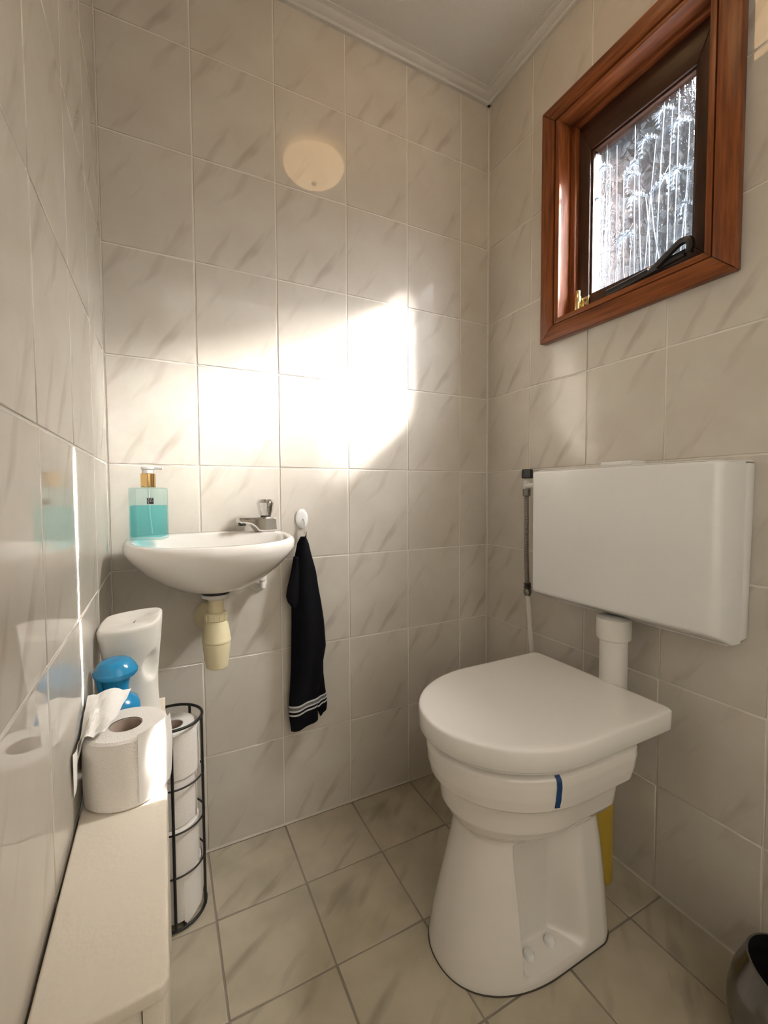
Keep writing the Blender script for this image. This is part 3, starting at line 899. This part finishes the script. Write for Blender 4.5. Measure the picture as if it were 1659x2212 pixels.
# sideways profile along -x : spout body (local)
prof_t = [(0.024, 0.000, 0.019, 0.000), (0.0195, 0.0, 0.0185, 0.034), (0.0, 0.0, 0.0175, 0.0365), (-0.026, 0.0, 0.015, 0.0365), (-0.048, 0, 0.0125, 0.0362), (-0.068, 0, 0.0115, 0.036)]
sec = []
for x, hw, z0, z1 in ((0.026, 0.019, 0.0, 0.004), (0.0245, 0.0195, 0.0, 0.034), (0.018, 0.0195, 0.0, 0.0365), (-0.008, 0.0185, 0.0, 0.0370), (-0.022, 0.0170, 0.002, 0.0365), (-0.030, 0.0155, 0.012, 0.0360),
                      (-0.040, 0.0140, 0.019, 0.0360), (-0.054, 0.0125, 0.0225, 0.0362), (-0.067, 0.0122, 0.0235, 0.0372), (-0.072, 0.0115, 0.026, 0.036)):
    r_ = 0.004
    sec.append([(x, -hw, z0 + r_), (x, -hw, max(z0 + r_, z1 - r_)), (x, -hw + r_, z1), (x, hw - r_, z1), (x, hw, max(z0 + r_, z1 - r_)), (x, hw, z0 + r_), (x, hw - r_, z0), (x, -hw + r_, z0)])
add_loft(bm, sec)
finish('spout_body', bm, M_CHROME, tap, ang=30)
lathe('aerator', [(0.009, 0.0245), (0.0095, 0.022), (0.009, 0.0175), (0.006, 0.017)], (-0.060, 0, 0), M_RUBBER, tap, 20)
lathe('knob_stem', [(0.013, 0.036), (0.013, 0.0405)], (0.006, 0, 0), M_RUBBER, tap, 20)
rk = []
for h, r_, fl in ((0.0405, 0.0155, 0), (0.043, 0.0165, 0.2), (0.062, 0.0205, 1.0), (0.070, 0.0225, 0.5), (0.073, 0.0228, 0.2), (0.080, 0.0190, 0.3), (0.0815, 0.0175, 0.0), (0.082, 0.008, 0.0)):
    ring = []
    for i in range(48):
        t = 2 * PI * i / 48
        k = r_ * (1 - 0.10 * fl * abs(math.cos(4 * t)) ** 0.6)
        ring.append((0.006 + k * math.cos(t), k * math.sin(t), h))
    rk.append(ring)
loft('knob', rk, M_CHROME, tap, ang=30)

# ------------------------------------------------------------------ soap bottle
sp = empty('soap_bottle', (-1.031, -0.105, 0.8318), math.radians(-16))
tag(sp, 'half-full teal pump soap bottle with gold collar on the basin rim', 'soap bottle')
def rbox(name, hx, hy, z0, z1, mat, parent, r=0.006, bev=0.002):
    P = []
    for cx, cy, a0 in ((hx - r, hy - r, 0), (-hx + r, hy - r, PI / 2), (-hx + r, -hy + r, PI), (hx - r, -hy + r, 3 * PI / 2)):
        for i in range(6):
            t = a0 + PI / 2 * i / 5
            P.append((cx + r * math.cos(t), cy + r * math.sin(t)))
    rr = []
    for z, d in ((z0, bev), (z0 + bev, 0), (z1 - bev, 0), (z1, bev)):
        rr.append([(x * (1 - d / hx), y * (1 - d / hy), z) for x, y in P])
    return loft(name, rr, mat, parent)
rbox('bottle_body', 0.0335, 0.024, 0.0, 0.1125, M_BOTTLE, sp, 0.005, 0.002)
rbox('liquid', 0.0315, 0.022, 0.006, 0.074, M_LIQUID, sp, 0.004, 0.002)
lathe('collar', [(0.0145, 0.1130), (0.0148, 0.114), (0.0148, 0.142), (0.0140, 0.143)], (0, 0, 0), M_GOLD, sp, 28)
lathe('neck', [(0.0115, 0.143), (0.0115, 0.151), (0.006, 0.1515)], (0, 0, 0), M_CLEAR, sp, 20)
bm = bmesh.new()
add_lathe(bm, [(0.010, 0.1518), (0.0135, 0.153), (0.0135, 0.1565), (0.011, 0.1575)], (0, 0, 0), 24)
add_tube(bm, [(0.0, 0, 0.1552), (0.018, 0.0, 0.1556), (0.030, 0.0, 0.1545)], lambda t: 0.0048 - 0.0016 * t, 10)
finish('pump_head', bm, M_PLASTIC, sp)
tube('dip_tube', [(0, 0, 0.112), (0.002, 0, 0.05), (0.006, 0, 0.012)], 0.0016, M_CLEAR, sp, 8)
lab = box('label', 0.0042, 0.0172, -0.0247, -0.0241, 0.077, 0.0905, M_DARK, sp)
def text(name, s, size, loc, rot, mat, parent):
    cu = bpy.data.curves.new(name, 'FONT')
    cu.body = s; cu.size = size; cu.extrude = 0.00008; cu.align_x = 'CENTER'; cu.align_y = 'CENTER'
    o = bpy.data.objects.new(name, cu)
    C.objects.link(o)
    bpy.context.view_layer.update()
    me = bpy.data.meshes.new_from_object(o)
    bpy.data.objects.remove(o)
    me.materials.clear(); me.materials.append(mat)
    o2 = bpy.data.objects.new(name, me)
    C.objects.link(o2); o2.parent = parent; o2.location = loc; o2.rotation_euler = rot
    return o2
for i, row in enumerate(('R I T', 'U A L', 'S . . .')):
    text('lettering', row, 0.0042, (0.0107, -0.0249, 0.0878 - 0.0042 * i), (PI / 2, 0, 0), M_WHITEINK, lab)

# ------------------------------------------------------------------ wall hook and towel
hk = empty('wall_hook', (-0.660, 0, 0.860))
tag(hk, 'white oval adhesive hook with a metal prong on the back wall', 'hook')
rr = []
for y, s in ((-0.0006, 1.0), (-0.003, 1.0), (-0.0045, 0.9), (-0.005, 0.6)):
    rr.append([(0.0175 * s * math.cos(2 * PI * i / 32), y, 0.0275 * s * math.sin(2 * PI * i / 32)) for i in range(32)])
loft('plate', rr, M_PLASTIC, hk)
tube('prong', smooth_poly([(0.002, -0.005, -0.002), (0.003, -0.012, -0.010), (0.003, -0.013, -0.030), (0.003, -0.015, -0.045), (0.003, -0.024, -0.052), (0.003, -0.030, -0.044), (0.004, -0.031, -0.034)], 5), 0.0024, M_CHROME, hk, 8)

m, nt, p = new_mat('black_terry')
tc = nt.nodes.new('ShaderNodeTexCoord'); sx = nt.nodes.new('ShaderNodeSeparateXYZ')
nt.links.new(tc.outputs['UV'], sx.inputs[0])
rp = nt.nodes.new('ShaderNodeValToRGB'); rp.color_ramp.interpolation = 'CONSTANT'
blk = (0.006, 0.006, 0.008, 1); wht = (0.62, 0.62, 0.62, 1); gry = (0.16, 0.16, 0.165, 1)
el = rp.color_ramp.elements
el[0].position = 0; el[0].color = blk
stops = [(0.826, wht), (0.836, gry), (0.858, wht), (0.868, blk), (0.886, wht), (0.896, blk)]
el[1].position = stops[0][0]; el[1].color = stops[0][1]
for s_, c_ in stops[1:]:
    e_ = el.new(s_); e_.color = c_
nt.links.new(sx.outputs[1], rp.inputs[0]); nt.links.new(rp.outputs[0], p.inputs['Base Color'])
p.inputs['Roughness'].default_value = 1.0
p.inputs['Specular IOR Level'].default_value = 0.1
n = nt.nodes.new('ShaderNodeTexNoise'); n.inputs['Scale'].default_value = 700
nt.links.new(tc.outputs['Object'], n.inputs['Vector'])
b = nt.nodes.new('ShaderNodeBump'); b.inputs['Strength'].default_value = 0.6; b.inputs['Distance'].default_value = 0.003
nt.links.new(n.outputs['Fac'], b.inputs['Height']); nt.links.new(b.outputs['Normal'], p.inputs['Normal'])
M_TOWEL = m
twl = empty('towel', (-0.655, -0.03, 0.29))
tag(twl, 'black hand towel with grey and white stripes hanging from the hook', 'towel')
def cloth(name, stations, yf, yb, fold, parent, mat, n=36, skew=0.0, ph=0.0):
    """closed flattened tube: stations (v, z, xl, xr); z bottom skewed"""
    bm = bmesh.new()
    uvl = bm.loops.layers.uv.new('UVMap')
    rings = []; vv = []
    for v, z, xl, xr in stations:
        ring = []
        for i in range(n):
            t = i / n
            s = 1 - abs(2 * t - 1)            # 0..1..0 across
            front = t < 0.5
            x = xl + (xr - xl) * s
            bulge = math.sin(PI * s) ** 0.6
            wv = fold * math.sin(s * 9 + ph + v * 3) * min(1, v * 3)
            y = (yf * bulge + wv - 0.002) if front else (yb * bulge + wv * 0.6 + 0.002)
            ring.append(Vector((x, y, z + skew * s * max(0, v - 0.5) * 2)))
        rings.append(ring); vv.append(v)
    R = [[bm.verts.new(q) for q in ring] for ring in rings]
    for k in range(len(R) - 1):
        for i in range(n):
            j = (i + 1) % n
            f = bm.faces.new((R[k][i], R[k][j], R[k + 1][j], R[k + 1][i]))
            for lp, (a, c) in zip(f.loops, ((i, k), (i + 1, k), (i + 1, k + 1), (i, k + 1))):
                lp[uvl].uv = (a / n, vv[c])
    bm.faces.new(R[0]); f = bm.faces.new(list(reversed(R[-1])))
    for lp in f.loops: lp[uvl].uv = (0, 0.99)
    bmesh.ops.recalc_face_normals(bm, faces=bm.faces)
    for f in bm.faces: f.smooth = True
    me = bpy.data.meshes.new(name); bm.to_mesh(me); bm.free()
    me.materials.append(mat)
    o = link_mesh(name, me, None, parent)
    o.location = -Vector(parent.location) + Vector((0, -0.030, 0))
    return o
def dense(keys, n=70):
    out = []
    for i in range(n + 1):
        t = i / n * (len(keys) - 1)
        k = min(int(t), len(keys) - 2); u = t - k
        out.append(tuple(a + (b_ - a) * u for a, b_ in zip(keys[k], keys[k + 1])))
    return out
main = [(0.0, 0.812, -0.672, -0.658), (0.04, 0.795, -0.682, -0.650), (0.10, 0.760, -0.690, -0.641), (0.18, 0.715, -0.694, -0.629),
        (0.27, 0.665, -0.697, -0.622), (0.35, 0.625, -0.700, -0.615), (0.45, 0.575, -0.700, -0.608), (0.57, 0.500, -0.702, -0.603), (0.66, 0.450, -0.704, -0.612),
        (0.75, 0.400, -0.707, -0.618), (0.83, 0.350, -0.711, -0.628), (0.89, 0.326, -0.711, -0.630), (1.0, 0.280, -0.706, -0.628)]
cloth('front_layer', dense(main, 90), -0.016, 0.010, 0.004, twl, M_TOWEL, skew=0.020)
back = [(0.10, 0.74, -0.680, -0.645), (0.40, 0.60, -0.695, -0.616), (0.60, 0.48, -0.690, -0.606), (0.72, 0.41, -0.660, -0.606), (0.80, 0.36, -0.640, -0.601), (0.85, 0.342, -0.632, -0.598), (0.92, 0.315, -0.626, -0.596), (1.0, 0.296, -0.618, -0.598)]
o = cloth('back_layer', dense(back, 70), -0.004, 0.008, 0.002, twl, M_TOWEL, skew=0.02, ph=1.0)
o.location.y += 0.014
# hem that folds out on the left
flap = [(0.10, 0.760, -0.694, -0.680), (0.2, 0.72, -0.702, -0.676), (0.35, 0.68, -0.712, -0.672), (0.45, 0.655, -0.716, -0.672), (0.52, 0.640, -0.712, -0.680), (0.58, 0.622, -0.700, -0.690)]
o = cloth('folded_hem', dense(flap, 40), -0.006, 0.004, 0.001, twl, M_TOWEL)
o.location.y -= 0.006

# ------------------------------------------------------------------ painted ledge (boxed-in pipes)
led = empty('ledge', (-1.06, -0.50, 0))
tag(led, 'narrow cream painted wooden ledge along the left wall', 'ledge')
def lpart(o):
    o.parent = led; o.location = -Vector(led.location)
    return o
LX0, LX1, LY0, LY1 = -1.1120, -1.0085, -0.776, -0.236
bm = bmesh.new()
pts = [(LX0, LY0 - 0.006), (LX1 - 0.006, LY0), (LX1, LY0 + 0.006), (LX1, LY1), (LX0, LY1)]
f = bm.faces.new([bm.verts.new((x, y, 0.490)) for x, y in pts])
r = bmesh.ops.extrude_face_region(bm, geom=[f])
bmesh.ops.translate(bm, verts=[g for g in r['geom'] if isinstance(g, bmesh.types.BMVert)], vec=(0, 0, 0.015))
bmesh.ops.recalc_face_normals(bm, faces=bm.faces)
bmesh.ops.bevel(bm, geom=[e for e in bm.edges if e.calc_face_angle(0) > 0.5], offset=0.003, segments=3, profile=0.5, affect='EDGES')
lpart(finish('top_board', bm, M_LEDGE))
lpart(box('side_panel', -1.0225, -1.0125, LY0 + 0.022, LY1, 0.0005, 0.4895, M_LEDGE, None, 0.001))
lpart(box('corner_post', -1.030, -1.0120, LY0 + 0.004, LY0 + 0.0215, 0.0005, 0.4895, M_LEDGE, None, 0.0015))
lpart(box('end_panel', LX0 + 0.001, -1.0305, LY0 + 0.008, LY0 + 0.018, 0.0005, 0.4895, M_LEDGE, None, 0.001))
lpart(box('end_batten', -1.060, -1.0090, -0.2355, -0.2290, 0.0005, 0.527, M_LEDGE, None, 0.001))

# ------------------------------------------------------------------ toilet rolls
def roll_mesh(R=0.053, r=0.021, h=0.096):
    bm = bmesh.new()
    prof_r = [(r, 0.001), (R - 0.003, 0.0), (R, 0.003), (R + 0.0006, h * 0.5), (R, h - 0.003), (R - 0.003, h), (r, h - 0.001)]
    rings = []
    for a, z in prof_r:
        rings.append([(a * math.cos(2 * PI * i / 48), a * math.sin(2 * PI * i / 48), z) for i in range(48)])
    add_loft(bm, rings, False, False)
    return bm
def core_mesh(r=0.0209, h=0.094):
    bm = bmesh.new()
    rings = [[(a * math.cos(2 * PI * i / 36), a * math.sin(2 * PI * i / 36), z) for i in range(36)]
             for a, z in ((r, 0.0015), (r, h), (r - 0.0012, h), (r - 0.0012, 0.0015))]
    add_loft(bm, rings + [rings[0]], False, False)
    return bm
def make_roll(loc, rz, label, group=None, s=1.0, h=0.096):
    t = empty('toilet_roll', loc, rz)
    tag(t, label, 'toilet paper', group)
    finish('paper', roll_mesh(0.053 * s, 0.021, h), M_PAPER, t)
    finish('core', core_mesh(0.0209, h - 0.002), M_CARD, t)
    return t
loose = make_roll((-1.0585, -0.470, 0.5052), 0.3, 'loose toilet roll with torn sheets standing on the cream ledge')
def sheet(name, grid, parent, thick=0.0004):
    bm = bmesh.new()
    V = [[bm.verts.new(p) for p in row] for row in grid]
    for a, b_ in zip(V, V[1:]):
        for i in range(len(a) - 1):
            bm.faces.new((a[i], a[i + 1], b_[i + 1], b_[i]))
    bmesh.ops.recalc_face_normals(bm, faces=bm.faces)
    bmesh.ops.solidify(bm, geom=list(bm.faces), thickness=thick)
    o = finish(name, bm, M_SHEET, parent, ang=80)
    return o
Rw = Matrix.Rotation(-0.3, 3, 'Z')
def W(x, y, z):   # world to roll-local
    return Rw @ (Vector((x, y, z)) - Vector((-1.0585, -0.470, 0.5052)))
# right hand sheet: leaves the roll and hangs beside it
g = []
for i in range(15):
    t = i / 14
    a = math.radians(-72 + 100 * t)
    rad = 0.0542 + 0.005 * t ** 2
    row = []
    for k in range(8):
        u = k / 7
        z = 0.6055 + 0.004 * math.sin(5 * t) - u * (0.094 - 0.030 * max(0, t - 0.6) / 0.4 + 0.0)
        z = z - 0.014 * ss(0.7, 1.0, t) * (1 - u)
        rr_ = rad + 0.003 * t * math.sin(u * 3)
        row.append(W(-1.0585 + rr_ * math.cos(a), -0.470 + rr_ * math.sin(a), z))
    g.append(row)
sheet('hanging_sheet', g, loose)
# crumpled sheet lying over the left of the top
g = []
for i in range(11):
    t = i / 10                      # from the wall edge towards the core
    row = []
    for k in range(12):
        u = k / 11                  # from the front to the back
        x = -1.1115 + (0.030 + 0.026 * u) * t
        y = -0.512 + 0.105 * u + 0.012 * t
        crease = 0.006 * abs(math.sin(5.2 * t + 2.0 * u)) + 0.004 * abs(math.sin(8 * u + 3 * t))
        z = 0.6035 + crease + 0.020 * ss(0.15, 0.95, u) * math.sin(PI * (0.25 + 0.6 * t)) - 0.016 * ss(0.3, 0.0, t) * (1 - u)
        row.append(W(x, y, z))
    g.append(row)
o = sheet('crumpled_sheet', g, loose)
for pl_ in o.data.polygons: pl_.use_smooth = (pl_.index % 3 != 0)
# tail that hangs down on the wall side
g = []
for i in range(8):
    t = i / 7
    row = []
    for k in range(7):
        u = k / 6
        row.append(W(-1.1125 + 0.0045 * t * (1 - u) + 0.0015 * math.sin(7 * t), -0.530 + 0.045 * t, 0.603 - u * 0.055 * (1 - 0.6 * t)))
    g.append(row)
sheet('torn_tail', g, loose)

# wire holder with spare rolls
HX, HY, HR = -0.998, -0.136, 0.062
hol = empty('roll_holder', (HX, HY, 0))
tag(hol, 'tall black wire holder for spare toilet rolls on the floor', 'roll holder')
for z, rr_ in ((0.006, 0.0030), (0.120, 0.0020), (0.215, 0.0020), (0.310, 0.0020), (0.438, 0.0032)):
    tube('ring', circ((0, 0, z), HR, 56), rr_, M_WIRE, hol, 8, closed=True)
for k in range(5):
    a = math.radians(-20 + 72 * k)
    x, y = (HR + 0.0008) * math.cos(a), (HR + 0.0008) * math.sin(a)
    tube('upright', [(x, y, 0.006), (x, y, 0.22), (x, y, 0.438)], 0.0030, M_WIRE, hol, 8)
for a in (0.3, 0.3 + PI / 2):
    tube('base_bar', [(-HR * math.cos(a), -HR * math.sin(a), 0.006), (HR * math.cos(a), HR * math.sin(a), 0.006)], 0.0026, M_WIRE, hol, 8)
names = ('topmost spare toilet roll in the black wire holder', 'second spare toilet roll from the top of the wire holder',
         'third spare toilet roll from the top of the wire holder', 'lowest spare toilet roll in the wire holder with a hanging sheet')
for k, (dx, dy) in enumerate(((0.002, 0.002), (-0.005, 0.003), (-0.003, -0.003), (0.001, 0.001))):
    t = make_roll((HX + dx, HY + dy, 0.0095 + 0.1035 * (3 - k)), 0.7 * k, names[k], 'spare rolls in the wire holder', 1.0, 0.103)
    if k == 3:
        g = []
        for i in range(10):
            u = i / 9
            a = math.radians(-75 + 90 * u) - 0.7 * k
            row = []
            for j in range(6):
                w = j / 5
                rr_ = 0.0536 + 0.0022 * u
                row.append(Vector((rr_ * math.cos(a), rr_ * math.sin(a), 0.105 - 0.01 * (1 - u) - w * (0.075 + 0.03 * (1 - u)))))
            g.append(row)
        sheet('hanging_sheet', g, t)

# ------------------------------------------------------------------ air freshener dispenser
dis = empty('air_freshener', (-1.060, -0.286, 0.5052))
tag(dis, 'tall white air freshener dispenser with a waisted body on the ledge', 'air freshener')
rings = []
NS = 60
for i in range(41):
    t = i / 40
    z = 0.195 * t
    hw = 0.0475 - 0.006 * math.sin(PI * min(1, t * 1.25) ** 1.0) * 1.1 + (0.004 * ss(0.75, 1, t))
    hd = 0.034 - 0.005 * math.sin(PI * min(1, t * 1.2)) + 0.003 * ss(0.75, 1, t)
    cx = -0.001 + 0.001 * math.sin(3 * t)
    ring = []
    for k in range(NS):
        a = 2 * PI * k / NS
        c, s = math.cos(a), math.sin(a)
        x = hw * math.copysign(abs(c) ** 0.85, c); y = hd * math.copysign(abs(s) ** 0.85, s)
        # the top is a saddle: low on the left front, high at the right and back
        zz_ = z + ss(0.6, 1.0, t) * (0.005 * (x / hw) + 0.016 * ss(-0.5, 0.5, y / hd + 0.5 * x / hw) - 0.006)
        # oval dimple near the right flank
        dx_, dz_ = (math.degrees(a) - 318), (z - 0.118) * 1000
        g_ = max(0, 1 - (dx_ / 26) ** 2 - (dz_ / 26) ** 2) ** 0.5
        x *= 1 - 0.28 * g_; y *= 1 - 0.28 * g_
        ring.append((cx + x, y, zz_))
    rings.append(ring)
top = rings[-1]
cxy = Vector((sum(p[0] for p in top) / NS, sum(p[1] for p in top) / NS, sum(p[2] for p in top) / NS))
for s_, dz in ((0.96, 0.0022), (0.90, 0.003), (0.6, 0.0005), (0.3, -0.002), (0.05, -0.003)):
    rings.append([tuple(cxy + (Vector(p) - cxy) * s_ + Vector((0, 0, dz))) for p in top])
loft('shell', rings, M_DISP, dis, ang=50)
tube('spray_nozzle', [(0.004, -0.004, 0.1935), (0.007, 0.0, 0.196), (0.012, -0.001, 0.196), (0.014, -0.004, 0.1935)], 0.0009, M_DARK, dis, 6)

# blue bottle
blu = empty('blue_spray_bottle', (-1.0785, -0.365, 0.5052))
tag(blu, 'small bright blue plastic bottle with a mushroom cap on the ledge', 'bottle')
lathe('bottle_body', [(0.030, 0.0), (0.0335, 0.003), (0.0338, 0.045), (0.0335, 0.048)], (0, 0, 0), M_DARK, blu, 40)
lathe('shoulder', [(0.0338, 0.0485), (0.0342, 0.065), (0.0335, 0.080), (0.030, 0.090), (0.0225, 0.0955), (0.0185, 0.100), (0.0175, 0.110), (0.0200, 0.122), (0.0215, 0.130)], (0, 0, 0), M_BLUE, blu, 40)
rr = []
for h, r_ in ((0.128, 0.021), (0.130, 0.0275), (0.134, 0.0305), (0.139, 0.0312), (0.146, 0.028), (0.154, 0.0225), (0.1565, 0.019), (0.158, 0.010)):
    rr.append([(r_ * (1 + 0.03 * math.cos(2 * a)) * math.cos(a), r_ * math.sin(a), h) for a in [2 * PI * i / 40 for i in range(40)]])
loft('cap', rr, M_BLUE, blu, ang=30)
bm = bmesh.new()
add_box(bm, -0.0275, -0.0195, -0.008, 0.008, 0.104, 0.131, 0.002)
for v in bm.verts:
    if v.co.z < 0.112: v.co.x += 0.004
finish('trigger', bm, M_BLUE, blu)
bm = bmesh.new()
rgs = [[(0.0343 * math.cos(a), 0.0343 * math.sin(a), z) for a in [math.radians(-110 + 5 * i) for i in range(29)]] for z in (0.012, 0.044)]
add_loft(bm, rgs, False, False, closed=False)
finish('label', bm, M_WHITEINK, blu)

# ------------------------------------------------------------------ yellow bottle behind the toilet
yb = empty('yellow_bottle', (-0.083, -0.505, 0))
tag(yb, 'yellow plastic cleaner bottle on the floor behind the toilet', 'bottle')
rr = []
for z, a, b_ in ((0.0008, 0.030, 0.034), (0.004, 0.033, 0.037), (0.10, 0.033, 0.037), (0.19, 0.032, 0.036), (0.225, 0.026, 0.030), (0.245, 0.015, 0.017), (0.255, 0.013, 0.013)):
    rr.append([(a * math.cos(t), b_ * math.sin(t), z) for t in [2 * PI * i / 32 for i in range(32)]])
loft('bottle_body', rr, M_YELLOW, yb)
lathe('cap', [(0.0145, 0.2555), (0.0145, 0.285), (0.011, 0.289)], (0, 0, 0), M_RUBBER, yb, 20)

# ------------------------------------------------------------------ steel bin
bn = empty('steel_bin', (-0.135, -0.905, 0))
tag(bn, 'dark brushed steel pot with black inside by the right wall', 'bin')
BP = [(0.0, 0.062), (0.03, 0.080), (0.07, 0.0925), (0.10, 0.0935), (0.135, 0.087), (0.165, 0.0755), (0.19, 0.066)]
def bin_r(z):
    for (z0, r0_), (z1, r1_) in zip(BP, BP[1:]):
        if z <= z1: return r0_ + (r1_ - r0_) * max(0, (z - z0)) / (z1 - z0)
    return BP[-1][1]
def bin_shell(name, off, mat, zmin, close):
    rings = []
    for i in range(25):
        s_ = i / 24
        ring = []
        for k in range(56):
            a = 2 * PI * k / 56
            ztop = 0.166 + 0.014 * math.cos(a - math.radians(125))
            z = zmin + (ztop - zmin) * s_
            r_ = bin_r(z) - off
            ring.append((r_ * math.cos(a), r_ * math.sin(a), z))
        rings.append(ring)
    return rings
outer = bin_shell('o', 0, None, 0.0008, True)
inner = bin_shell('i', 0.003, None, 0.006, True)
bm = bmesh.new(); add_loft(bm, outer, True, False)
finish('shell', bm, M_STEEL, bn)
bm = bmesh.new(); add_loft(bm, list(reversed(inner)), False, True)
finish('liner', bm, M_BLACK, bn)
bm = bmesh.new()
add_loft(bm, [outer[-1], [tuple(Vector(p) * 0.995 + Vector((0, 0, 0.001))) for p in outer[-1]], inner[-1]], False, False)
finish('rim', bm, M_STEEL, bn)
